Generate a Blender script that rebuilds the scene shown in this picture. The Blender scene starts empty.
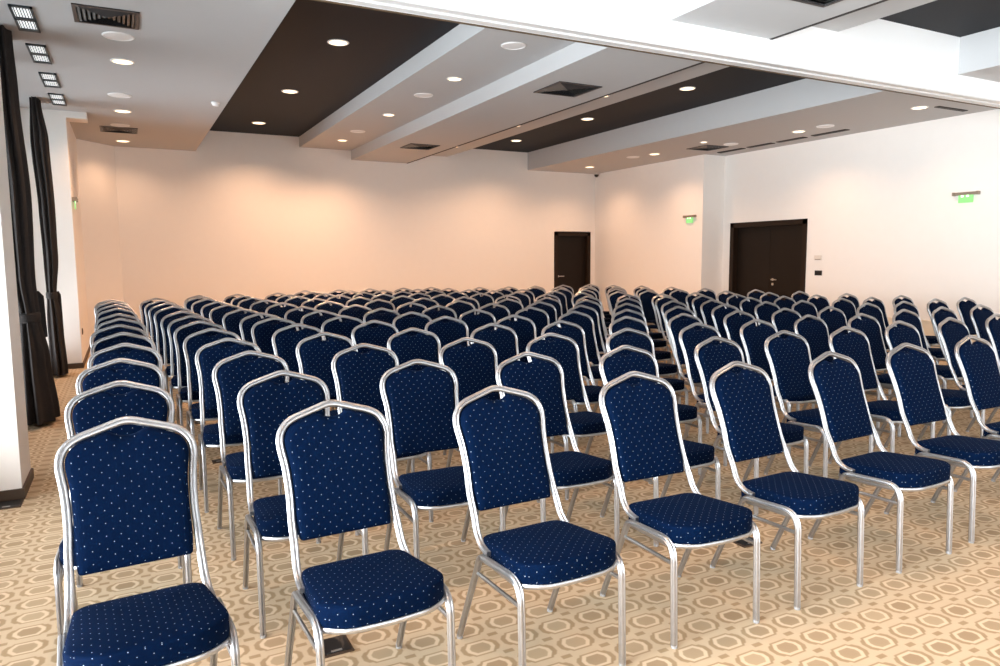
import bpy, bmesh, math, random
from mathutils import Vector, Matrix
random.seed(7)
C = bpy.context.scene.collection
PI = math.pi

# ------------------------------------------------------------------ materials
class NB:
    """tiny node-maths builder"""
    def __init__(s, name):
        s.m = bpy.data.materials.new(name); s.m.use_nodes = True
        s.t = s.m.node_tree; s.n = s.t.nodes; s.l = s.t.links
        s.b = s.n['Principled BSDF']
    def node(s, typ, **kw):
        n = s.n.new(typ)
        for k, v in kw.items(): setattr(n, k, v)
        return n
    def put(s, sock, v):
        if isinstance(v, bpy.types.NodeSocket): s.l.new(v, sock)
        elif isinstance(v, (tuple, list)): sock.default_value = (*v, 1) if len(v) == 3 and sock.type == 'RGBA' else v
        else: sock.default_value = v
    def math(s, op, a, b=0.0, c=0.0):
        n = s.node('ShaderNodeMath', operation=op)
        s.put(n.inputs[0], a); s.put(n.inputs[1], b); s.put(n.inputs[2], c)
        return n.outputs[0]
    def step(s, v, e0, e1):           # smooth 0 -> 1 between e0 and e1
        n = s.node('ShaderNodeMapRange', interpolation_type='SMOOTHSTEP')
        s.put(n.inputs[0], v); n.inputs[1].default_value = e0; n.inputs[2].default_value = e1
        n.inputs[3].default_value = 0; n.inputs[4].default_value = 1
        return n.outputs[0]
    def mix(s, f, a, b):
        n = s.node('ShaderNodeMix', data_type='RGBA')
        s.put(n.inputs[0], f); s.put(n.inputs[6], a); s.put(n.inputs[7], b)
        return n.outputs[2]
    def noise(s, vec, scale, detail=3, rough=.5):
        n = s.node('ShaderNodeTexNoise'); s.put(n.inputs['Vector'], vec)
        n.inputs['Scale'].default_value = scale; n.inputs['Detail'].default_value = detail; n.inputs['Roughness'].default_value = rough
        return n.outputs['Fac']
    def bump(s, h, strength=.2, dist=.01):
        n = s.node('ShaderNodeBump'); n.inputs['Strength'].default_value = strength; n.inputs['Distance'].default_value = dist
        s.put(n.inputs['Height'], h); s.l.new(n.outputs[0], s.b.inputs['Normal'])
    def coord(s, which='Object'):
        return s.node('ShaderNodeTexCoord').outputs[which]

def plain(name, col, rough=.5, metal=0.0, noise=0.0, scale=30, bump=0.0, spec=.5):
    b = NB(name); b.b.inputs['Roughness'].default_value = rough; b.b.inputs['Metallic'].default_value = metal
    b.b.inputs['Specular IOR Level'].default_value = spec
    f = b.noise(b.coord(), scale, 4)
    hi = tuple(min(1, c * (1 + noise)) for c in col); lo = tuple(c * (1 - noise) for c in col)
    b.put(b.b.inputs['Base Color'], b.mix(f, lo, hi))
    if bump: b.bump(f, bump, .004)
    return b.m

def glow(name, col, strength):
    b = NB(name)
    b.b.inputs['Base Color'].default_value = (*[min(1, c) for c in col], 1)
    b.b.inputs['Emission Color'].default_value = (*col, 1); b.b.inputs['Emission Strength'].default_value = strength
    b.b.inputs['Roughness'].default_value = .4
    return b.m

def fabric_mat():
    b = NB('navy_dotted_fabric')
    uv = b.coord('UV'); sp = b.node('ShaderNodeSeparateXYZ'); b.put(sp.inputs[0], uv)
    S = .0395
    def lat(off, sx, sy):
        fx = b.math('SUBTRACT', b.math('FRACT', b.math('ADD', b.math('DIVIDE', sp.outputs[0], sx), off)), .5)
        fy = b.math('SUBTRACT', b.math('FRACT', b.math('ADD', b.math('DIVIDE', sp.outputs[1], sy), off)), .5)
        dx = b.math('MULTIPLY', fx, sx); dy = b.math('MULTIPLY', fy, sy)
        return b.math('SQRT', b.math('ADD', b.math('MULTIPLY', dx, dx), b.math('MULTIPLY', dy, dy)))
    d = b.math('MINIMUM', lat(0, S, S * .92), lat(.5, S, S * .92))
    dot = b.math('SUBTRACT', 1.0, b.step(d, .0008, .0018))
    weave = b.noise(uv, 900, 2, .6)
    mott = b.noise(uv, 25, 4)
    base = b.mix(mott, (.0002, .0034, .0150), (.0004, .0053, .0225))
    b.put(b.b.inputs['Base Color'], b.mix(dot, base, (.26, .31, .38)))
    b.b.inputs['Roughness'].default_value = .85
    b.b.inputs['Specular IOR Level'].default_value = .03
    b.b.inputs['Sheen Weight'].default_value = .015; b.b.inputs['Sheen Roughness'].default_value = .4
    b.b.inputs['Sheen Tint'].default_value = (.15, .35, 1, 1)
    b.bump(weave, .25, .001)
    return b.m

def metal_mat():
    b = NB('silver_tube_metal'); co = b.coord()
    f = b.noise(co, 60, 3)
    b.put(b.b.inputs['Base Color'], b.mix(f, (.41, .41, .42), (.53, .53, .54)))
    b.b.inputs['Metallic'].default_value = .97
    b.put(b.b.inputs['Roughness'], b.math('ADD', b.math('MULTIPLY', f, .14), .26))
    return b.m

def carpet_mat():
    b = NB('patterned_carpet'); g = b.node('ShaderNodeNewGeometry').outputs['Position']
    sp = b.node('ShaderNodeSeparateXYZ')
    # a little wobble, as woven
    b.put(sp.inputs[0], g)
    PX, PY = .168, .135
    ux = b.math('DIVIDE', b.math('SUBTRACT', sp.outputs[0], 2.450 - PX / 2), PX)
    uy = b.math('DIVIDE', b.math('SUBTRACT', sp.outputs[1], 1.756 - PY / 2), PY)
    a = b.math('ABSOLUTE', b.math('SUBTRACT', b.math('FRACT', ux), .5))
    v = b.math('ABSOLUTE', b.math('SUBTRACT', b.math('FRACT', uy), .5))
    m = b.math('MAXIMUM', b.math('MAXIMUM', a, b.math('MULTIPLY', v, 1.05)), b.math('ADD', b.math('MULTIPLY', a, .86), b.math('MULTIPLY', v, .50)))
    e = .022
    core = b.math('SUBTRACT', 1.0, b.step(m, .235 - e, .235 + e))
    side = b.step(b.math('SUBTRACT', a, v), -.02, .10)                      # ring swells at the two ends
    outer = b.math('ADD', .392, b.math('MULTIPLY', side, .055))
    ring = b.math('MULTIPLY', b.step(m, .330 - e, .330 + e),
                  b.math('SUBTRACT', 1.0, b.step(b.math('SUBTRACT', m, outer), -e, e)))
    ca = b.math('ABSOLUTE', b.math('SUBTRACT', a, .5)); cv = b.math('ABSOLUTE', b.math('SUBTRACT', v, .5))
    rect = b.math('MULTIPLY', b.math('SUBTRACT', 1.0, b.step(ca, .105, .135)), b.math('SUBTRACT', 1.0, b.step(cv, .065, .095)))
    cell = b.node('ShaderNodeCombineXYZ'); b.put(cell.inputs[0], b.math('FLOOR', ux)); b.put(cell.inputs[1], b.math('FLOOR', uy))
    wn = b.node('ShaderNodeTexWhiteNoise', noise_dimensions='2D'); b.put(wn.inputs['Vector'], cell.outputs[0])
    rnd = wn.outputs['Value']
    fine = b.noise(g, 420, 2, .7); big = b.noise(g, 14, 3)
    cream = b.mix(b.math('ADD', b.math('MULTIPLY', fine, .5), b.math('MULTIPLY', big, .5)), CARPET[0], CARPET[1])
    core_c = b.mix(rnd, CARPET[2], CARPET[3])
    ring_c = b.mix(big, CARPET[4], CARPET[5])
    field = b.math('MULTIPLY', b.step(b.math('SUBTRACT', m, outer), -e, e), .30)
    cream = b.mix(field, cream, ring_c)
    col = b.mix(ring, cream, ring_c); col = b.mix(rect, col, ring_c); col = b.mix(core, col, core_c)
    b.put(b.b.inputs['Base Color'], col)
    b.b.inputs['Roughness'].default_value = .95; b.b.inputs['Specular IOR Level'].default_value = .1
    b.bump(fine, .3, .004)
    return b.m
CARPET = ((.58, .44, .295), (.71, .56, .39), (.34, .235, .14), (.44, .325, .205), (.325, .22, .125), (.405, .285, .17))

def wood_mat(name, c0, c1):
    b = NB(name); co = b.coord(); mp = b.node('ShaderNodeMapping'); mp.inputs['Scale'].default_value = (14, 14, 1.2)
    b.put(mp.inputs['Vector'], co)
    f = b.noise(mp.outputs[0], 6, 5, .65)
    b.put(b.b.inputs['Base Color'], b.mix(f, c0, c1)); b.b.inputs['Roughness'].default_value = .5; b.b.inputs['Specular IOR Level'].default_value = .22
    b.bump(f, .1, .002)
    return b.m

M = {}
M['fabric'] = fabric_mat(); M['metal'] = metal_mat()
M['rubber'] = plain('grey_foot_plastic', (.30, .29, .28), .6, 0, .1)
M['underseat'] = plain('dark_seat_pan', (.02, .02, .022), .8, 0, .2)
M['carpet'] = carpet_mat()
M['wall'] = plain('white_wall_paint', (.85, .81, .77), .75, 0, .015, 8, .04, .2)
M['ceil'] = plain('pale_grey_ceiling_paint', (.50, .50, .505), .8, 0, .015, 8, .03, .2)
M['beam'] = plain('bright_white_beam_paint', (.90, .90, .90), .6, 0, .01, 8, .02, .3)
M['dark'] = plain('charcoal_ceiling_paint', (.0120, .0122, .0150), .6, 0, .08, 12, .03, .15)
M['track'] = plain('pale_metal_track', (.74, .74, .74), .4, .2, .02)
M['brown'] = plain('bronze_brown_strip', (.10, .065, .035), .5, .2, .1)
M['slot'] = plain('dark_slot_and_shadow_line', (.02, .016, .013), .7)
M['door'] = wood_mat('dark_walnut_veneer', (.006, .0035, .002), (.013, .0072, .004))
M['frame'] = wood_mat('dark_walnut_casing', (.012, .0062, .0032), (.024, .0125, .0065))
M['base'] = plain('dark_baseboard', (.055, .032, .018), .5, 0, .15)
M['steel'] = plain('satin_steel', (.62, .60, .57), .32, .9, .05)
M['curtain'] = plain('charcoal_curtain_cloth', (.032, .028, .027), .9, 0, .2, 60, .1, .1)
M['ventd'] = plain('charcoal_vent_enamel', (.035, .035, .038), .45, 0, .1)
M['ventg'] = plain('grey_vent_louvre', (.11, .105, .10), .45, 0, .1)
M['vblack'] = plain('vent_throat_black', (.006, .006, .007), .8)
M['white'] = plain('white_enamel', (.86, .86, .86), .4, 0, .01)
M['grille'] = plain('white_speaker_mesh', (.80, .80, .80), .5, 0, .02, 300, .1)
M['louv'] = glow('cool_lamp_reflector', (.93, .97, 1.0), .9)
M['petrol'] = plain('dark_petrol_frame', (.030, .042, .048), .45, 0, .1)
M['plastic_w'] = plain('white_plastic', (.72, .66, .60), .45, 0, .02)
M['plastic_b'] = plain('black_plastic', (.008, .008, .009), .35, 0, .1)
M['cream'] = plain('cream_panel', (.80, .72, .58), .6, 0, .03)
M['lamp'] = glow('warm_lamp_lens', (1.0, .76, .48), 2.6)
M['lamp_s'] = glow('small_warm_lamp_lens', (1.0, .82, .58), 2.2)
M['green'] = glow('green_exit_acrylic', (.38, .82, .31), .6); M['green'].node_tree.nodes['Principled BSDF'].inputs['Base Color'].default_value = (.10, .38, .09, 1)
M['green_l'] = glow('pale_green_led', (.72, 1.0, .62), 1.3)
M['alu'] = plain('brown_anodised_housing', (.30, .25, .19), .4, .5, .08)
M['pvc'] = plain('white_window_profile', (.86, .87, .88), .35, 0, .01)

def glass_mat():
    b = NB('window_glass'); n, l = b.n, b.l
    tr = n.new('ShaderNodeBsdfTransparent'); tr.inputs[0].default_value = (.93, .95, .95, 1)
    gl = n.new('ShaderNodeBsdfGlossy'); gl.inputs['Roughness'].default_value = .02
    fr = n.new('ShaderNodeFresnel'); fr.inputs[0].default_value = 1.45
    mx = n.new('ShaderNodeMixShader'); l.new(fr.outputs[0], mx.inputs[0]); l.new(tr.outputs[0], mx.inputs[1]); l.new(gl.outputs[0], mx.inputs[2])
    l.new(mx.outputs[0], n['Material Output'].inputs[0])
    return b.m
M['glass'] = glass_mat()

# ------------------------------------------------------------------ mesh helpers
class MB:
    """collects shapes, then links them as ONE mesh object"""
    def __init__(s): s.v = []; s.f = []; s.mi = []; s.uv = None
    def add(s, verts, faces, mi=0):
        o = len(s.v); s.v += [tuple(p) for p in verts]; s.f += [[i + o for i in f] for f in faces]; s.mi += [mi] * len(faces)
        return s
    def box(s, x0, x1, y0, y1, z0, z1, mi=0):
        return s.add([(x0,y0,z0),(x1,y0,z0),(x1,y1,z0),(x0,y1,z0),(x0,y0,z1),(x1,y0,z1),(x1,y1,z1),(x0,y1,z1)],
              [(3,2,1,0),(4,5,6,7),(0,1,5,4),(1,2,6,5),(2,3,7,6),(3,0,4,7)], mi)
    def prism(s, pts, z0, z1, mi=0):                     # plan polygon (ccw) pulled up
        n = len(pts)
        return s.add([(x, y, z0) for x, y in pts] + [(x, y, z1) for x, y in pts],
              [list(range(n))[::-1], list(range(n, 2 * n))] + [(i, (i + 1) % n, n + (i + 1) % n, n + i) for i in range(n)], mi)
    def loft(s, rings, cap0=True, cap1=True, closed=False, mi=0):
        n = len(rings[0]); vs = [p for r in rings for p in r]; fs = []
        m = len(rings)
        for k in range(m if closed else m - 1):
            a, b = k * n, ((k + 1) % m) * n
            fs += [(a + i, a + (i + 1) % n, b + (i + 1) % n, b + i) for i in range(n)]
        if not closed:
            if cap0: fs.append(list(range(n))[::-1])
            if cap1: fs.append(list(range((m - 1) * n, m * n)))
        return s.add(vs, fs, mi)
    def disc_z(s, c, prof, n=32, mi=0, cap0=False, cap1=True):   # lathe about z: prof = [(r, z)...]
        rings = [[(c[0] + r * math.cos(2*PI*i/n), c[1] + r * math.sin(2*PI*i/n), c[2] + z) for i in range(n)] for r, z in prof]
        return s.loft(rings, cap0, cap1, mi=mi)
    def sweep(s, path, sec, ref, closed=False, mi=0):
        """sec: list of (a, b); a runs along ref, b along the in-plane normal"""
        P = [Vector(p) for p in path]; n = len(P); rings = []
        for i in range(n):
            if closed: t = P[(i + 1) % n] - P[i - 1]
            else: t = P[min(i + 1, n - 1)] - P[max(i - 1, 0)]
            t.normalize(); r = Vector(ref(i) if callable(ref) else ref)
            r = (r - t * r.dot(t)).normalized(); nb = t.cross(r)
            rings.append([P[i] + r * a + nb * b for a, b in sec])
        return s.loft(rings, closed=closed, mi=mi)
    def build(s, name, mats, parent=None, smooth=False, uvfun=None, angle=40):
        me = bpy.data.meshes.new(name); me.from_pydata(s.v, [], s.f)
        mats = mats if isinstance(mats, (list, tuple)) else [mats]
        for m in mats: me.materials.append(m)
        for p, k in zip(me.polygons, s.mi): p.material_index = k
        bm = bmesh.new(); bm.from_mesh(me); bmesh.ops.recalc_face_normals(bm, faces=bm.faces); bm.to_mesh(me); bm.free()
        if smooth:
            me.polygons.foreach_set('use_smooth', [True] * len(me.polygons))
            me.set_sharp_from_angle(angle=math.radians(angle))
        if uvfun:
            ul = me.uv_layers.new(name='UVMap')
            for p in me.polygons:
                for li in p.loop_indices:
                    ul.data[li].uv = uvfun(me.vertices[me.loops[li].vertex_index].co, p.normal)
        o = bpy.data.objects.new(name, me); C.objects.link(o)
        if parent: o.parent = parent
        return o

def tag(o, label, cat, group=None, kind=None):
    o['label'] = label; o['category'] = cat
    if group: o['group'] = group
    if kind: o['kind'] = kind
    return o
def thing(name, label, cat, loc=(0, 0, 0), rz=0, group=None):
    o = bpy.data.objects.new(name, None); C.objects.link(o); o.location = loc; o.rotation_euler = (0, 0, rz); o.empty_display_size = .1
    return tag(o, label, cat, group)
def struct(o): o['kind'] = 'structure'; return o
def dup(root, loc, rz, label, group=None):
    r = root.copy(); C.objects.link(r); r.location = loc; r.rotation_euler = (0, 0, rz); r['label'] = label
    if group: r['group'] = group
    for ch in list(root.children):
        c = ch.copy(); C.objects.link(c); c.parent = r
        for g in ch.children:
            d = g.copy(); C.objects.link(d); d.parent = c
    return r

def catmull(pts, seg=6, closed=False):
    P = [Vector(p) for p in pts]; n = len(P); out = []
    rng = range(n if closed else n - 1)
    for i in rng:
        if closed: p0, p1, p2, p3 = P[i-1], P[i], P[(i+1) % n], P[(i+2) % n]
        else: p0, p1, p2, p3 = P[max(i-1, 0)], P[i], P[i+1], P[min(i+2, n-1)]
        for k in range(seg):
            t = k / seg
            out.append(.5 * ((2*p1) + (-p0+p2)*t + (2*p0-5*p1+4*p2-p3)*t*t + (-p0+3*p1-3*p2+p3)*t**3))
    if not closed: out.append(P[-1])
    return out
def rounded(pts, rad, seg=6, closed=True):
    """polyline with its corners rounded; rad a number or a list"""
    P = [Vector(p) for p in pts]; n = len(P); out = []
    R = rad if isinstance(rad, (list, tuple)) else [rad] * n
    for i in range(n):
        if not closed and i in (0, n - 1): out.append(P[i]); continue
        a, b, c = P[i-1], P[i], P[(i+1) % n]
        u = (a - b); v = (c - b); lu, lv = u.length, v.length; u.normalize(); v.normalize()
        ang = u.angle(v); d = min(R[i] / max(math.tan(ang / 2), 1e-3), lu * .49, lv * .49)
        if d < 1e-5: out.append(b); continue
        s, e = b + u * d, b + v * d
        for k in range(seg + 1):
            t = k / seg; out.append(s * (1-t)**2 + b * 2*t*(1-t) + e * t*t)
    return out

def tube_sec(wa, wb, n=40, groove=.42):
    """oval tube section with a flute down the middle of each face"""
    sec = []
    for i in range(n):
        t = 2 * PI * i / n; c, s_ = math.cos(t), math.sin(t)
        k = (abs(c)**2.8 + abs(s_)**2.8) ** (-1 / 2.8)
        if groove and i % 10 == 0: k *= 1 - groove
        elif groove and i % 10 in (1, 9): k *= 1 - groove * .6
        sec.append((wa * k * c, wb * k * s_))
    return sec

# ------------------------------------------------------------------ the banquet chair
# local frame: seat faces -Y, origin on the floor midway between the feet
APEX_Y, APEX_Z = .315, .942
def back_y(z):                                   # side profile of the back
    t = (z - .50) / (APEX_Z - .50)
    return .158 + .140 * t + .017 * t * t
def corner(a, b, c, d, seg=10):                  # curve over corner b, starting and ending d away from it
    a, b, c = Vector(a), Vector(b), Vector(c)
    s, e = b + (a - b).normalized() * d, b + (c - b).normalized() * d
    return [s * (1-t)**2 + b * 2*t*(1-t) + e * t*t for t in [i / seg for i in range(seg + 1)]]
def make_chair():
    root = thing('banquet_chair', '', 'chair', (0, 0, 0), 0, 'banquet chairs set out in rows')
    # --- side frames: front leg bending into the seat rail, rear leg splayed back
    for sx in (-1, 1):
        x = sx * .207
        path = [Vector((x, -.236, .010))] + corner((x, -.236, .0), (x, -.224, .404), (x, .055, .390), .075, 12) + \
               corner((x, -.224, .404), (x, .055, .390), (x, .077, .340), .028, 8) + [Vector((x, .080, .333))]
        lg = MB().sweep(path, tube_sec(.0115, .0125), (1, 0, 0)).build('leg', M['metal'], root, True, angle=32)
        MB().disc_z((x, -.236, 0), [(.0118, 0), (.0122, .002), (.0122, .010), (.0115, .012)], 14, cap0=True).build('foot_cap', M['rubber'], lg, True)
        path = [(x, .2295, .010), (x, .176, .130), (x, .0715, .352)]
        lg = MB().sweep(path, tube_sec(.0110, .0115), (1, 0, 0)).build('leg', M['metal'], root, True, angle=32)
        MB().disc_z((x, .2295, 0), [(.0118, 0), (.0122, .002), (.0122, .010), (.0115, .012)], 14, cap0=True).build('foot_cap', M['rubber'], lg, True)
        MB().sweep([(x, -.226, .320), (x, .090, .318)], tube_sec(.006, .008, 12, 0), (1, 0, 0)).build('side_stretcher', M['metal'], root, True)
    # --- back hoop: one tube from hook to hook over the peaked top
    H = [(.191, .015, .408), (.190, .050, .411), (.188, .088, .424), (.185, .122, .456), (.182, .147, .508)]
    H = [Vector(p) for p in H] + [Vector((x, back_y(z), z)) for x, z in ((.180, .58), (.177, .66), (.180, .74), (.1865, .79))]
    H = catmull(H, 6)
    top = corner((.1865, .79, 0), (.2005, .881, 0), (0, .944, 0), .078, 12) + corner((.2005, .881, 0), (0, .942, 0), (-.2005, .881, 0), .030, 8)
    top += [Vector((-p.x, p.y, 0)) for p in reversed(top[:13])]
    hoop = list(H) + [Vector((p.x, back_y(p.y), p.y)) for p in top] + [Vector((-p.x, p.y, p.z)) for p in reversed(H)]
    nrm = (0, -.955, .29)
    MB().sweep(hoop, tube_sec(.0105, .0125), nrm).build('back_frame', M['metal'], root, True, angle=32)
    # --- upholstered back with the scooped hand hole under the peak
    rs = [(.1615, .532), (.1645, .58), (.163, .66), (.1655, .74), (.1715, .79)]
    right = catmull([Vector((x, z, 0)) for x, z in rs], 4)
    shoulder = corner((.1715, .79, 0), (.1855, .8690, 0), (.062, .9085, 0), .064, 10)
    dip = catmull([Vector((.062, .9085, 0)), Vector((.046, .9060, 0)), Vector((.026, .8960, 0)), Vector((0, .8925, 0))], 3)
    rr = right + shoulder + dip
    bottom = corner((-.1615, .532, 0), (-.1595, .514, 0), (.1595, .514, 0), .010, 4) + corner((-.1595, .514, 0), (.1595, .514, 0), (.1615, .532, 0), .010, 4)
    ol = [(p.x, p.y) for p in rr] + [(-p.x, p.y) for p in reversed(rr[:-1])] + [(p.x, p.y) for p in bottom]
    cx, cz = 0, .705
    def ring(k, dy): return [((x - cx) * k, back_y(cz + (z - cz) * k) + dy, cz + (z - cz) * k) for x, z in ol]
    rings = [ring(.30, -.031), ring(.55, -.030), ring(.80, -.0275), ring(.90, -.025), ring(.96, -.020), ring(.99, -.012), ring(1.0, -.002),
             ring(1.0, .006), ring(.985, .013), ring(.93, .017), ring(.6, .019), ring(.3, .019)]
    MB().loft(rings).build('backrest', M['fabric'], root, True, lambda co, n: (co.x, co.z), 60)
    # --- seat cushion
    def tilt(y): return -.026 * (y + .27) / .40
    def seat_ol(g=0.0):
        pts = [(-.176 - g, .125 + g, 0), (-.207 - g, -.205, 0), (-.130, -.266 - g, 0), (0, -.276 - g, 0), (.130, -.266 - g, 0), (.207 + g, -.205, 0), (.176 + g, .125 + g, 0)]
        return [(p.x, p.y) for p in rounded(pts, [.06, .085, .12, .6, .12, .085, .06], 7)]
    so = seat_ol(); scx, scy = 0, -.06
    def sring(k, z): return [(scx + (x - scx) * k, scy + (y - scy) * k, z + tilt(scy + (y - scy) * k)) for x, y in so]
    rings = [sring(.95, .392), sring(.99, .394), sring(1.0, .399), sring(1.0, .4510), sring(.994, .4570), sring(.980, .4600), sring(.92, .4640), sring(.75, .4700), sring(.4, .4745), sring(.15, .4755)]
    def suv(co, n):
        if n.z > .45: return (co.x, co.y)
        if abs(n.x) > abs(n.y): return (co.y, co.z)
        return (co.x, co.z)
    MB().loft(rings).build('seat', M['fabric'], root, True, suv, 60)
    # --- seat pan edge: silver rim bowed round the front, dark pan under the cushion
    rim = [(x * .985, -.06 + (y + .06) * .985, .386 + tilt(y)) for x, y in seat_ol(.002)]
    MB().sweep(rim, tube_sec(.0085, .0055, 12, 0), (0, 0, 1), closed=True).build('seat_rim', M['metal'], root, True)
    MB().loft([sring(.95, .380), sring(.95, .393)]).build('seat_pan', M['underseat'], root)
    return root

# peak-of-back positions on the floor plan (metres): X list at row depth Y
PLAN = [
 (2.50, [(-.02,2.57),(.628,2.52),(1.272,2.49),(1.962,2.50),(2.592,2.50),(3.28,2.52),(3.965,2.55),(4.69,2.60)]),
 (3.34, [(-.04,3.37),(.61,3.31),(1.27,3.34),(1.885,3.31),(2.53,3.28),(3.295,3.36),(3.95,3.40),(4.54,3.37),(5.28,3.46),(5.90,3.44),(6.60,3.46)]),
 (4.13, [(-.04,4.15),(.59,4.13),(1.24,4.14),(1.90,4.12),(2.52,4.08),(3.16,4.08),(3.87,4.14),(4.48,4.13),(5.18,4.21),(5.68,4.07),(6.44,4.18),(7.06,4.20),(7.70,4.20)]),
 (4.91, [(-.02,4.91),(.57,4.89),(1.20,4.92),(1.83,4.89),(2.51,4.92),(3.10,4.86),(3.79,4.91),(4.41,4.90),(5.07,4.90),(5.68,4.89),(6.22,4.81),(7.01,4.96),(7.60,4.94),(8.31,5.02),(8.85,5.00)]),
 (5.66, [(-.03,5.66),(.55,5.66),(1.18,5.70),(1.79,5.67),(2.47,5.74),(3.05,5.56),(3.75,5.66),(4.31,5.58),(5.00,5.64),(5.66,5.66),(6.33,5.71),(6.83,5.64),(7.55,5.68),(8.06,5.65),(8.71,5.70)]),
 (6.38, [(-.06,6.38),(.53,6.39),(1.14,6.45),(1.71,6.33),(2.39,6.40),(3.06,6.39),(3.68,6.39),(4.27,6.34),(4.86,6.32),(5.60,6.42),(6.10,6.32),(6.80,6.40),(7.34,6.36),(7.96,6.37),(8.55,6.37)]),
 (7.10, [(-.05,7.07),(.52,7.07),(1.13,7.07),(1.70,7.10),(2.31,7.05),(2.96,7.12),(3.62,7.13),(4.22,7.11),(4.86,7.11),(5.49,7.13),(6.16,7.20),(6.67,7.08),(7.24,7.05),(7.94,7.13),(8.55,7.13)]),
 (7.78, [(-.07,7.70),(.49,7.74),(1.06,7.76),(1.68,7.80),(2.24,7.75),(2.91,7.80),(3.53,7.83),(4.19,7.83),(4.74,7.81),(5.33,7.76),(6.02,7.81),(6.52,7.70),(7.12,7.70),(7.81,7.81),(8.45,7.84)]),
 (8.60, [-.09,.46,1.02,1.62,2.16,2.79,3.39,3.95,4.60,5.20,5.80,6.43,6.99,7.60,8.18]),
 (9.32, [-.11,.43,.99,1.56,2.18,2.75,3.35,3.93,4.56,5.13,5.76,6.38,6.97,7.53,8.10]),
 (9.98, [-.14,.40,.94,1.50,2.10,2.66,3.29,3.84,4.46,5.07,5.63,6.33,6.86,7.43,8.02]),
 (10.58, [-.16,.36,.90,1.49,2.09,2.62,3.21,3.81,4.36,4.94,5.55,6.20,6.69,7.27,7.83]),
 (11.14, [.93,1.46,2.04,2.58,3.15,3.69,4.28,4.83,5.43,5.98,6.54,7.14,7.71]),
 (11.75, [2.57,3.12,3.66,4.25,4.77]),
]
ORD = ['first', 'second', 'third', 'fourth', 'fifth', 'sixth', 'seventh', 'eighth', 'ninth', 'tenth', 'eleventh', 'twelfth', 'thirteenth', 'fourteenth', 'fifteenth']
chair0 = make_chair()
used = False
YAW = {(0, 2): 2.0, (0, 4): 2.0, (0, 5): 2.5, (0, 0): 3.5, (0, 1): 2.0}
for r, (ry, xs) in enumerate(PLAN):
    rowname = 'front row' if r == 0 else 'last short row' if r == len(PLAN) - 1 else ORD[r] + ' row'
    for c, q in enumerate(xs):
        x, y = q if isinstance(q, tuple) else (q, ry + random.uniform(-.04, .04))
        if x > 2.4 and r < 5: x -= .017
        a = math.radians(YAW.get((r, c), random.uniform(-1.6, 1.6)))
        loc = (x + math.sin(a) * APEX_Y, y - math.cos(a) * APEX_Y, 0)
        if r < len(PLAN) - 2:
            lab = f'navy dotted silver-framed banquet chair, {ORD[c]} from the window side in the {rowname}'
        else:
            lab = f'navy dotted silver-framed banquet chair, {ORD[c]} from its window end in the {rowname}'
        if not used:
            chair0.location = loc; chair0.rotation_euler = (0, 0, a); chair0['label'] = lab; used = True
        else: dup(chair0, loc, a, lab)

# ------------------------------------------------------------------ the room
YB, XR, XF, XL = 14.25, 10.55, 10.0, -.565          # back wall, right wall, its far step, left wall face
XW, Y0 = -1.10, -3.2                                 # window plane, wall behind the viewer
ZS, ZD, ZM, ZT = 3.40, 3.78, 3.585, 4.05            # soffit, dark recess, middle strip, top of everything
def wallbox(name, *b, m='wall'): return struct(MB().box(*b).build(name, M[m]))

struct(MB().box(-1.6, 11.2, -3.6, 14.9, -.10, 0).build('floor', M['carpet']))
wallbox('wall_back', -.25, 8.86, YB, YB + .35, 0, ZT)
struct(MB().box(8.86, 9.88, YB, YB + .35, 2.05, ZT).box(9.88, 10.2, YB, YB + .35, 0, ZT).box(8.6, 10.1, YB + .35, YB + .40, 0, 2.2).build('wall_back', M['wall']))
# right wall: far part stepped in, near part with the double door
DY0, DY1, DH = 8.67, 10.45, 2.09
struct(MB().prism([(XF, 10.65), (XR + .35, 10.65), (XR + .35, YB + .3), (XF, YB + .3)], 0, ZT).build('wall_right', M['wall']))
struct(MB().box(XR, XR + .35, Y0, DY0, 0, ZT).box(XR, XR + .35, DY1, 10.65, 0, ZT).box(XR, XR + .35, DY0, DY1, DH, ZT)
       .box(XR + .35, XR + .4, DY0 - .2, DY1 + .2, 0, 2.3).build('wall_right', M['wall']))
# left wall: solid stretch beyond the windows, then the splayed corner
struct(MB().prism([(-1.35, 11.17), (XL, 11.17), (XL, 13.62), (-.03, YB), (-.03, YB + .3), (-1.35, YB + .3)], 0, ZT).build('wall_left', M['wall']))
struct(MB().box(-1.35, -.625, 5.15, 5.62, 0, ZS + .1).build('pillar', M['wall']))
struct(MB().box(XL, -.325, 11.17, 11.50, 3.315, ZS).build('beam', M['wall']))
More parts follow.
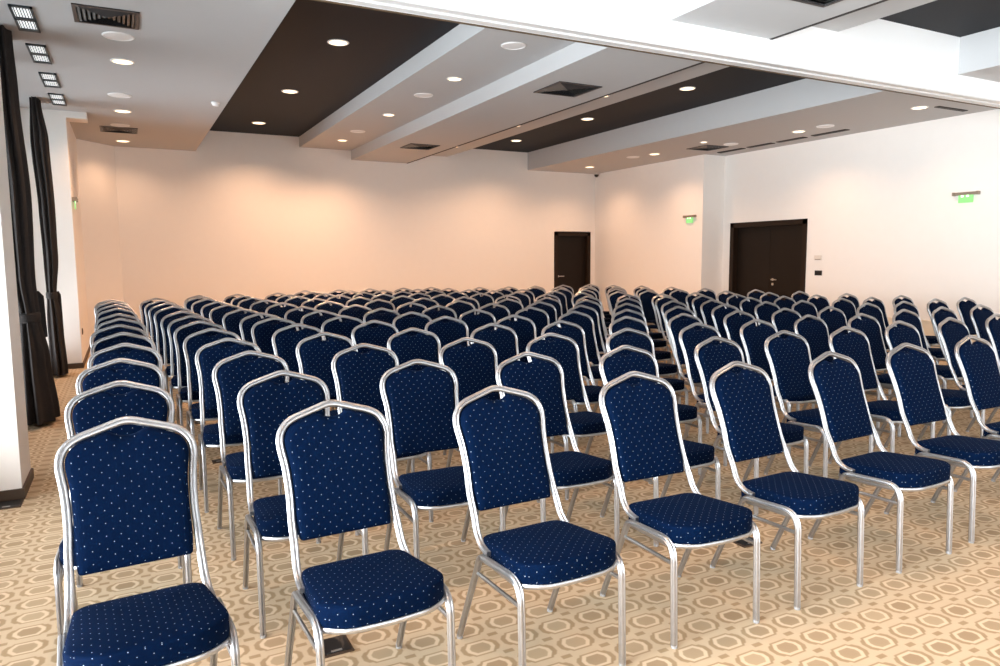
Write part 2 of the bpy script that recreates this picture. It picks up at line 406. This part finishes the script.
# window wall: sills and heads around the openings
WY = [(-2.9, -.6), (-.3, 2.2), (2.5, 4.95), (5.80, 8.30), (8.50, 11.15)]  # first three openings are unseen, added to bring light to the near half
sw = MB()
edges = [Y0] + [e for w in WY for e in w] + [11.17]
for i in range(0, len(edges), 2): sw.box(XW - .25, XW, edges[i], edges[i+1], 0, ZT)
for k, (a, b) in enumerate(WY): sw.box(XW - .25, XW, a, b, 0, .12); sw.box(XW - .25, XW, a, b, 3.39 if k > 2 else 3.25, ZT)
struct(sw.build('wall_left', M['wall']))
for k, (a, b) in enumerate(WY):
    w = MB(); x0, x1 = XW - .17, XW - .10
    z0, z1 = .12, 3.39 if k > 2 else 3.25; t = .06
    w.box(x0, x1, a, b, z0, z0 + t).box(x0, x1, a, b, z1 - t, z1).box(x0, x1, a, a + t, z0, z1).box(x0, x1, b - t, b, z0, z1)
    w.box(x0, x1, (a + b) / 2 - t / 2, (a + b) / 2 + t / 2, z0, z1).box(x0, x1, a, b, 2.35, 2.35 + t)
    wo = struct(w.build(f'window_{k + 1}', M['pvc']))
    MB().box(XW - .137, XW - .133, a + .03, b - .03, z0 + .03, z1 - .03).build('window_glass', M['glass'], wo)
# wall behind the viewer; three tall windows added to let in fill light
FX = [(.4, 3.0), (3.6, 6.2), (6.8, 9.4)]
fw = MB(); edges = [-1.35] + [e for w in FX for e in w] + [XR + .35]
for i in range(0, len(edges), 2): fw.box(edges[i], edges[i+1], Y0 - .25, Y0, 0, ZT)
for a, b in FX: fw.box(a, b, Y0 - .25, Y0, 0, .12); fw.box(a, b, Y0 - .25, Y0, 3.25, ZT)
struct(fw.build('wall_front', M['wall']))
for k, (a, b) in enumerate(FX):
    w = MB(); y0, y1 = Y0 - .17, Y0 - .10; z0, z1, t = .12, 3.25, .06
    w.box(a, b, y0, y1, z0, z0 + t).box(a, b, y0, y1, z1 - t, z1).box(a, a + t, y0, y1, z0, z1).box(b - t, b, y0, y1, z0, z1)
    w.box((a + b) / 2 - t / 2, (a + b) / 2 + t / 2, y0, y1, z0, z1).box(a, b, y0, y1, 2.35, 2.35 + t)
    wo = struct(w.build(f'window_{k + 6}', M['pvc']))
    MB().box(a + .03, b - .03, Y0 - .137, Y0 - .133, z0 + .03, z1 - .03).build('window_glass', M['glass'], wo)

# ceiling: stepped bands running the length of the hall
X1, X2, X3, X4, X5, X6 = 1.265, 3.115, 4.125, 5.305, 6.20, 8.16
YE = YB + .2
struct(MB().box(XW - .25, X1, Y0, YE, ZS, ZT + .2).build('ceiling', M['ceil']))
struct(MB().box(X1, X2, Y0, YE, ZD, ZT + .2).build('ceiling', M['dark']))
struct(MB().box(X2, X3, Y0, YE, ZM, ZT + .2).build('ceiling', M['ceil']))
struct(MB().box(X3, X4, Y0, YE, ZS, ZT + .2).build('ceiling', M['ceil']))
struct(MB().box(X4 - .022, X4 + .012, Y0, YE, ZS - .004, ZT + .2).build('shadow_line_strip', M['slot']))  # dark strip stands in for the shadow line along the band edge
struct(MB().box(X4 + .012, X5, Y0, YE, ZM, ZT + .2).build('ceiling', M['ceil']))
struct(MB().box(X5, X6, Y0, YE, ZD + .01, ZT + .2).build('ceiling', M['dark']))
struct(MB().box(X6, XR + .35, Y0, YE, ZS, ZT + .2).build('ceiling', M['ceil']))
# the cross beam that carries the folding-wall track
struct(MB().box(XW - .2, XR, 4.83, 5.06, 3.20, ZT).build('beam', M['beam']))
trk = MB()
for a, b, z in ((4.835, 4.875, 3.190), (4.885, 4.900, 3.193), (4.945, 4.985, 3.188), (4.990, 5.020, 3.192)): trk.box(XW - .2, XR, a, b, z, 3.205)
struct(trk.build('trim_1', M['track']))
struct(MB().box(XW - .2, XR, 5.06, 5.078, 3.192, 3.30).build('trim_2', M['brown']))
# baseboards
bb = MB().box(XW, XL - .235, 11.155, 11.17, 0, .07).box(-.80, XL, 11.155, 11.17, 0, .07).box(XL, XL + .014, 11.155, 13.62, 0, .07)
bb.box(-.98, -.611, 5.136, 5.15, 0, .065).box(-.625, -.611, 5.15, 5.634, 0, .065)
struct(bb.build('baseboard_left', M['base']))
struct(MB().box(-.03, 8.84, YB - .014, YB, 0, .07).box(9.9, 10.0, YB - .014, YB, 0, .07).build('baseboard_back', M['base']))
struct(MB().box(XF - .014, XF, 10.65, YB, 0, .07).box(XR - .014, XR, DY1 + .08, 10.65, 0, .07).box(XR - .014, XR, Y0, DY0 - .08, 0, .07).build('baseboard_right', M['base']))
struct(MB().box(XR - .03, XR, 5.6, 8.3, .07, .475).box(XR - .04, XR, 5.6, 8.3, .46, .485).build('trim_3', M['cream']))

# ------------------------------------------------------------------ doors
# single door in the back wall, set deep in its casing
fr = MB(); x0, x1, zt = 8.875, 9.865, 2.035
for a, b in ((x0, x0 + .085), (x1 - .085, x1)): fr.box(a, b, YB - .018, YB + .14, 0, zt)
fr.box(x0, x1, YB - .018, YB + .14, zt - .085, zt)
d1 = struct(fr.build('door_1', M['frame']))
MB().box(x0 + .085, x1 - .085, YB + .085, YB + .13, .008, zt - .085).build('door_leaf', M['door'], d1)
hd = MB(); hx, hz = x0 + .15, 1.01
hd.loft([[(hx + .024 * math.cos(t), yy, hz + .024 * math.sin(t)) for t in [2*PI*i/16 for i in range(16)]] for yy in (YB + .085, YB + .075)])
hd.sweep([(hx, YB + .078, hz), (hx, YB + .035, hz), (hx + .02, YB + .028, hz), (hx + .13, YB + .028, hz)], [(.009*math.cos(t), .009*math.sin(t)) for t in [2*PI*i/10 for i in range(10)]], (0, 0, 1))
hd.loft([[(hx - .035 + .02 * math.cos(t), yy, hz - .11 + .02 * math.sin(t)) for t in [2*PI*i/16 for i in range(16)]] for yy in (YB + .085, YB + .076)])
hd.build('door_handle', M['steel'], d1, True)
# double door in the right wall
fr = MB()
for a, b in ((DY0, DY0 + .09), (DY1 - .09, DY1)): fr.box(XR - .018, XR + .16, a, b, 0, DH)
fr.box(XR - .018, XR + .16, DY0, DY1, DH - .09, DH)
d2 = struct(fr.build('door_2', M['frame']))
ym = 9.56
MB().box(XR + .10, XR + .145, DY0 + .09, ym - .002, .008, DH - .09).build('door_leaf', M['door'], d2)
MB().box(XR + .10, XR + .145, ym + .002, DY1 - .09, .008, DH - .09).build('door_leaf', M['door'], d2)
hd = MB(); hy, hz = 9.475, 1.015
def disc_x(mb, y, z, r, xa, xb): mb.loft([[(xx, y + r*math.cos(t), z + r*math.sin(t)) for t in [2*PI*i/16 for i in range(16)]] for xx in (xa, xb)])
disc_x(hd, hy, hz, .024, XR + .10, XR + .09); disc_x(hd, hy, hz - .085, .024, XR + .10, XR + .09)
hd.sweep([(XR + .092, hy, hz), (XR + .05, hy, hz), (XR + .042, hy - .02, hz), (XR + .042, hy - .13, hz)], [(.010*math.cos(t), .010*math.sin(t)) for t in [2*PI*i/10 for i in range(10)]], (0, 0, 1))
hd.build('door_handle', M['steel'], d2, True)

# ------------------------------------------------------------------ curtains (gathered cloth, tied back)
def curtain(name, label, y, keys, tie_z, seed, flap=None):
    """keys: (z, x_centre, half_x, half_y, y_shift)"""
    root = thing(name, label, 'curtain', (0, y, 0), 0, 'charcoal curtains along the window wall')
    rnd = random.Random(seed); n = 72; ph = [rnd.uniform(0, 6.28) for _ in range(4)]
    zs = [keys[0][0] + (keys[-1][0] - keys[0][0]) * i / 48 for i in range(49)]
    def at(z):
        for k0, k1 in zip(keys, keys[1:]):
            if k0[0] >= z >= k1[0]:
                t = (k0[0] - z) / (k0[0] - k1[0]); t = t * t * (3 - 2 * t)
                return [a + (b - a) * t for a, b in zip(k0[1:], k1[1:])]
        return keys[-1][1:]
    rings = []
    for z in zs:
        xc, hx, hy, ys = at(z); ring = []
        for i in range(n):
            a = 2 * PI * i / n
            k = 1 + .13 * math.sin(9 * a + ph[0] + .6 * z) + .06 * math.sin(14 * a + ph[1]) 
            ring.append((xc + hx * k * math.cos(a), ys + hy * k * math.sin(a), z))
        rings.append(ring)
    MB().loft(rings).build('drape', M['curtain'], root, True, angle=80)
    xc, hx, hy, ys = at(tie_z)
    band = []
    for zz, g in ((tie_z + .045, 1.02), (tie_z + .03, 1.16), (tie_z - .03, 1.16), (tie_z - .045, 1.02)):
        band.append([(xc + hx * g * 1.05 * math.cos(2*PI*i/32), ys + hy * g * 1.05 * math.sin(2*PI*i/32), zz) for i in range(32)])
    MB().loft(band).build('tieback', M['curtain'], root, True)
    if flap:
        fx, fy, z1, z0, w = flap
        pts = [(-.02, z1), (w * .5, z1 + .02), (w, z1 - .03), (w * 1.12, z0 + .02), (w * .2, z0), (-.02, z0 + .1)]
        MB().loft([[(fx + a, fy + dy + .03 * math.sin(6 * a), b) for a, b in pts] for dy in (-.025, .025)]).build('tie_tail', M['curtain'], root, True)
    return root
curtain('curtain', 'charcoal curtain tied back behind the white pillar, nearer of the two', 7.6,
        [(3.40, -.835, .085, .22, 0), (2.9, -.825, .090, .22, 0), (2.0, -.80, .098, .22, .02), (1.3, -.80, .085, .20, .02), (.95, -.775, .075, .17, .02), (.6, -.76, .11, .24, .02), (.04, -.735, .135, .34, 0)], .95, 3, (-.735, .10, 1.16, .74, .075))
curtain('curtain', 'charcoal curtain tied back against the far end of the window', 10.55,
        [(3.40, -.845, .050, .16, 0), (2.9, -.83, .085, .20, 0), (2.1, -.805, .078, .18, 0), (1.5, -.80, .072, .16, 0), (1.02, -.815, .050, .12, 0), (.7, -.80, .075, .17, 0), (.03, -.785, .085, .22, 0)], 1.02, 5, (-.77, .10, 1.05, .45, .045))

# ------------------------------------------------------------------ ceiling fittings
WARM = (1.0, .585, .345)
def spot(loc, power, size=140, col=WARM, blend=.8):
    l = bpy.data.lights.new('downlight_beam', 'SPOT'); l.energy = power; l.color = col; l.spot_size = math.radians(size); l.spot_blend = blend; l.shadow_soft_size = .06
    o = bpy.data.objects.new('downlight_beam', l); C.objects.link(o); o.location = loc
def downlight(x, y, z, label, group, r=.088, power=160, m='lamp'):
    root = thing('downlight', label, 'ceiling light', (x, y, z), 0, group)
    MB().disc_z((0, 0, 0), [(r + .022, .012), (r + .022, -.004), (r + .014, -.009), (r + .002, -.008), (r, .002)], 36, cap0=False, cap1=False).build('trim_ring', M['white'], root, True)
    MB().disc_z((0, 0, 0), [(r, .004), (r, -.003), (r * .9, -.006), (r * .4, -.009)], 36, cap0=True).build('lens', M[m], root, True)
    if power: spot((x, y, z - .03), power)
def rank(n): return ['nearest the beam', 'in the middle', 'nearest the back wall'] if n == 3 else None
for k, y in enumerate((8.2, 10.87, 13.55)):
    downlight(.10, y, ZS, f'lit round downlight in the left soffit, {rank(3)[k]}', 'downlights in the left soffit', power=(110, 100, 32)[k])
for k, y in enumerate((7.94, 10.49, 13.1)):
    downlight(2.19, y, ZD, f'lit round downlight in the wide charcoal band, {rank(3)[k]}', 'downlights in the wide charcoal band', .095)
for k, y in enumerate((8.1, 10.51, 13.09)):
    downlight(3.635, y, ZM, f'lit round downlight in the first stepped pale band, {rank(3)[k]}', 'downlights in the first pale band', .075)
for k, y in enumerate((7.95, 10.40, 12.91)):
    downlight(7.13, y, ZD + .01, f'lit round downlight in the narrow charcoal band, {rank(3)[k]}', 'downlights in the narrow charcoal band', .092)
for k, (x, y) in enumerate(((9.50, 6.10), (9.55, 8.08), (9.10, 11.02), (9.10, 13.18))):
    downlight(x, y, ZS, 'lit round downlight in the right soffit, ' + ['closest to the beam', 'above the double door side, beside the slot vents', 'just past the square vent', 'in the back corner'][k], 'downlights in the right soffit', .085, (45, 65, 80, 65)[k])
for k, y in enumerate((8.06, 10.47, 12.92)):
    downlight(5.80, y, ZM, f'small lit downlight half hidden behind the lower pale band edge, {rank(3)[k]}', 'downlights behind the lower pale band', .045, 45)
downlight(8.93, 9.52, ZS, 'small lit spotlight beside the square vent in the right soffit', None, .05, 20, 'lamp_s')
# unseen downlights added to light the near half, overhead and behind the viewer
for k, (x, z) in enumerate(((.10, ZS), (2.19, ZD), (3.635, ZM), (7.13, ZD + .01), (9.5, ZS))):
    for j, y in enumerate((-.6, 2.6)):
        downlight(x, y, z, f'unseen added downlight over the front of the hall, {ORD[k]} band, {["farther from", "nearer"][j]} the beam', 'added downlights over the front of the hall', .09, 60)

def speaker(x, y, z, label, group):
    root = thing('ceiling_speaker', label, 'speaker', (x, y, z), 0, group)
    MB().disc_z((0, 0, 0), [(.128, .012), (.128, -.004), (.120, -.010), (.110, -.009), (.108, .0)], 36, cap1=False).build('bezel', M['white'], root, True)
    MB().disc_z((0, 0, 0), [(.109, .003), (.109, -.005), (.08, -.0085), (.03, -.010)], 36, cap0=True).build('grille', M['grille'], root, True)
for k, y in enumerate((7.31, 9.85, 12.0)): speaker(.068, y, ZS, f'round white flush ceiling speaker in the left soffit, {rank(3)[k]}', 'speakers in the left soffit')
for k, y in enumerate((6.6, 9.07, 12.07)): speaker(3.62, y, ZM, f'round white flush ceiling speaker in the stepped pale band, {rank(3)[k]}', 'speakers in the pale band')
for k, (x, y) in enumerate(((9.53, 7.58), (9.52, 9.48), (8.98, 11.52))): speaker(x, y, ZS, f'round white flush ceiling speaker in the right soffit, {rank(3)[k]}', 'speakers in the right soffit')

def vent(x, y, z, label, s=.235, group='square ceiling vents'):
    root = thing('ceiling_vent', label, 'vent', (x, y, z), 0, group)
    f = MB(); t = .03
    for a, b, c, d in ((-s, s, -s, -s + t), (-s, s, s - t, s), (-s, -s + t, -s + t, s - t), (s - t, s, -s + t, s - t)): f.box(a, b, c, d, -.010, .004)
    f.build('frame', M['ventd'], root)
    MB().box(-s + t, s - t, -s + t, s - t, .0, .004).build('throat', M['vblack'], root)
    n = 6
    for sd in range(4):                                     # four triangular fields of louvres
        lv = MB()
        for i in range(n):
            r0 = s - t - (s - t) * (i + .1) / n; r1 = r0 - (s - t) * .62 / n
            q = [(-r0, -r0, -.003), (r0, -r0, -.003), (r1, -r1, -.014), (-r1, -r1, -.014)]
            q2 = [(a, b, c + .0022) for a, b, c in q]
            cs, sn = [(1, 0), (0, 1), (-1, 0), (0, -1)][sd]
            R = lambda p: (p[0]*cs - p[1]*sn, p[0]*sn + p[1]*cs, p[2])
            lv.add([R(p) for p in q + q2], [(0,1,2,3),(7,6,5,4),(0,4,5,1),(1,5,6,2),(2,6,7,3),(3,7,4,0)])
        lv.build('louvre_field', M['ventg'] if sd % 2 else M['ventd'], root)
    return root
vent(-.012, 6.78, ZS, 'square charcoal four-way vent in the left soffit, close to the beam')
vent(.05, 12.42, ZS, 'square charcoal four-way vent in the left soffit, near the back wall', .25)
vent(4.70, 7.27, ZS, 'square charcoal vent in the lower pale band, just past the beam', .29)
vent(4.72, 12.04, ZS, 'square charcoal vent in the lower pale band, near the back wall', .27)
vent(9.45, 9.98, ZS, 'square charcoal vent at the end of the slots in the right soffit', .26)
vent(4.70, 3.74, ZS, 'square charcoal vent over the front of the hall, before the beam', .29)

root = thing('slot_vent', 'row of four black linear slot vents along the edge of the right soffit', 'vent', (10.09, 9.0, ZS))
for a, b in ((9.74, 10.34), (9.07, 9.62), (8.40, 8.96), (7.62, 8.25)):
    MB().box(-.055, .055, a - 9, b - 9, -.010, .004).build('slot', M['slot'], root)
    lo = MB()
    for xx in (-.030, .0, .030): lo.box(xx - .004, xx + .004, a - 9, b - 9, -.014, -.009)
    lo.build('vane', M['ventd'], root)
root = thing('slot_vent', 'short black linear slot vent in the right soffit beside the beam', 'vent', (9.95, 5.95, ZS))
MB().box(-.32, .32, -.035, .035, -.010, .004).build('slot', M['slot'], root)

def twin_grille(y, label):
    root = thing('recessed_light', label, 'ceiling light', (-.597, y, ZS), 0, 'twin louvred lights above the curtains')
    f = MB(); hx, hy, t = .078, .34, .030
    f.box(-hx, -hx + t*.6, -hy, hy, -.014, .004).box(hx - t*.6, hx, -hy, hy, -.014, .004)
    f.box(-hx, hx, -hy, -hy + t, -.014, .004).box(-hx, hx, hy - t * 1.6, hy, -.014, .004).box(-hx, hx, -.028, .028, -.014, .004)
    f.build('frame', M['petrol'], root)
    for a, b in ((-hy + t, -.028), (.028, hy - t * 1.6)):
        MB().box(-hx + t*.6, hx - t*.6, a, b, -.001, .004).build('reflector', M['louv'], root)
        l = MB()
        for i in range(6):
            xx = -hx + t*.6 + (2*hx - 1.2*t) * (i + .5) / 6
            l.box(xx - .0028, xx + .0028, a, b, -.010, .0)
        l.build('louvre', M['petrol'], root)
    return root
for y, w in ((7.12, 'nearest the beam'), (8.24, 'second from the beam'), (9.36, 'third from the beam'), (10.42, 'closest to the far pillar')):
    twin_grille(y, f'dark framed twin louvred ceiling light above the curtains, {w}')

root = thing('smoke_detector', 'small white smoke detector at the edge of the left soffit', 'smoke detector', (1.13, 9.8, ZS))
MB().disc_z((0, 0, 0), [(.055, .004), (.055, -.012), (.050, -.016)], 28).build('base', M['white'], root, True)
MB().disc_z((0, 0, 0), [(.040, -.012), (.042, -.030), (.034, -.042), (.012, -.046)], 28).build('sensor_head', M['white'], root, True)
root = thing('security_camera', 'small black dome security camera high in the back corner', 'camera', (9.93, 14.1, ZS))
MB().disc_z((0, 0, 0), [(.07, .004), (.07, -.02), (.055, -.03)], 28).build('mount', M['plastic_w'], root, True)
MB().disc_z((0, 0, 0), [(.052, -.02), (.052, -.04), (.045, -.065), (.03, -.082), (.010, -.09)], 28).build('dome', M['plastic_b'], root, True)

# ------------------------------------------------------------------ exit signs, plates, sockets, floor boxes
def exit_sign(loc, rz, label, w=.30):
    root = thing('exit_sign', label, 'exit sign', loc, rz, 'green lit exit signs')      # faces local -Y, wall at y = 0
    MB().box(-w/2, w/2, -.055, 0, -.018, .022).build('housing', M['alu'], root)
    e = MB()
    for s in (-1, 1): e.box(s*w/2 - .012, s*w/2 + .012, -.062, 0, -.022, .026)
    e.build('end_cap', M['alu'], root)
    MB().box(-w*.30, w*.30, -.034, -.024, -.125, -.018).build('sign_panel', M['green'], root)
    g = MB()
    for xx in (-w*.14, w*.08): g.box(xx - .018, xx + .018, -.037, -.0338, -.046, -.020)
    g.build('led_strip', M['green_l'], root)
exit_sign((XR, 6.02, 2.30), -PI/2, 'green lit exit sign on the right wall near the beam, past the double door', .33)
exit_sign((XF, 10.98, 2.235), -PI/2, 'green lit exit sign on the stepped wall beside the pale corner', .30)
exit_sign((XL, 11.42, 2.27), PI/2, 'green lit exit sign seen edge-on beside the curtains', .26)

root = thing('thermostat', 'small white thermostat plate on the wall beside the double door', 'thermostat', (XR, 8.42, 1.41))
MB().box(-.020, .004, -.075, .075, -.035, .045).build('housing', M['plastic_w'], root)
MB().box(-.024, -.019, -.055, .055, -.030, -.018).build('slider', M['alu'], root)
root = thing('wall_switch', 'black rectangular switch plate below the white thermostat', 'switch', (XR, 8.41, 1.155))
MB().box(-.010, 0, -.070, .070, -.042, .042).build('plate', M['plastic_b'], root)
for s in (-1, 1): MB().box(-.014, -.009, s*.032 - .026, s*.032 + .026, -.030, .030).build('rocker', M['plastic_b'], root)
root = thing('wall_socket', 'small dark wall socket low on the left wall past the curtains', 'socket', (XL, 11.62, .46))
MB().box(0, .010, -.042, .042, -.042, .042).build('plate', M['base'], root)
MB().loft([[(xx, .024*math.cos(t), .024*math.sin(t)) for t in [2*PI*i/20 for i in range(20)]] for xx in (.008, .013)]).build('insert', M['plastic_b'], root)

def floor_box(x, y, label, s=.062, m='plastic_b'):
    root = thing('floor_box', label, 'floor socket box', (x, y, 0), 0, 'floor socket boxes in the carpet')
    MB().box(-s, s, -s, s, .0, .006).build('frame', M['base'], root)
    MB().box(-s + .010, s - .010, -s + .010, s - .010, .004, .009).build('lid', M[m], root)
    MB().box(-.02, .02, -s + .014, -s + .022, .008, .012).build('latch', M['steel'], root)
floor_box(.622, 2.56, 'dark square floor socket box under the second chair of the front row')
floor_box(2.735, 2.56, 'dark square floor socket box between two front row chairs')
floor_box(.535, 5.43, 'small dark floor socket box under the window side chairs, nearer one', .045)
floor_box(.53, 6.82, 'small dark floor socket box under the window side chairs, farther one', .045)
floor_box(-.69, 5.045, 'dark floor socket box at the foot of the white pillar', .075)

# ------------------------------------------------------------------ light
W = bpy.data.worlds.new('World'); bpy.context.scene.world = W; W.use_nodes = True
bg = W.node_tree.nodes['Background']; bg.inputs[0].default_value = (.86, .93, 1, 1); bg.inputs[1].default_value = 1.3
def area(name, loc, rot, sx, sy, power, col, spread=PI):
    l = bpy.data.lights.new(name, 'AREA'); l.shape = 'RECTANGLE'; l.size = sx; l.size_y = sy; l.energy = power; l.color = col; l.spread = spread
    o = bpy.data.objects.new(name, l); C.objects.link(o); o.location = loc; o.rotation_euler = rot
DAY = (.90, .95, 1.0)
UP = math.radians(17)                # added tilt that throws the window lamps onto beam and near ceiling
for k, (a, b) in enumerate(WY):
    area('daylight_fill', (XW - .42, (a + b)/2, 1.6), (0, -PI/2 - UP, 0), 2.9, b - a, (370, 440, 200, 75, 80)[k], DAY, math.radians(125))  # the three strong near lamps are added fill for the front of the hall
for a, b in FX:
    area('daylight_fill', ((a + b)/2, Y0 - .42, 1.6), (PI/2 + UP, 0, 0), b - a, 2.9, 48, DAY, math.radians(115))  # added fill behind the viewer, stands in for bounced flash

# ------------------------------------------------------------------ camera
f = 717.668; yaw, pitch, roll = [math.radians(v) for v in (27.5459, 5.9857, -.3801)]
F = Vector((math.sin(yaw)*math.cos(pitch), math.cos(yaw)*math.cos(pitch), -math.sin(pitch)))
r = Vector((math.cos(yaw), -math.sin(yaw), 0)); u = r.cross(F)
R2 = math.cos(roll)*r + math.sin(roll)*u; U2 = -math.sin(roll)*r + math.cos(roll)*u
cam = bpy.data.cameras.new('camera'); cam.sensor_width = 36; cam.lens = f / 1000 * 36; cam.clip_start = .05; cam.clip_end = 200
co = bpy.data.objects.new('camera', cam); C.objects.link(co)
co.matrix_world = Matrix(((R2.x, U2.x, -F.x, 0), (R2.y, U2.y, -F.y, 0), (R2.z, U2.z, -F.z, 1.45), (0, 0, 0, 1)))
S = bpy.context.scene; S.camera = co
S.view_settings.view_transform = 'Standard'; S.view_settings.look = 'None'; S.view_settings.gamma = 1; S.view_settings.use_curve_mapping = False
S.view_settings.exposure = 0.25
S.cycles.max_bounces = 8; S.cycles.diffuse_bounces = 5; S.cycles.sample_clamp_indirect = 6
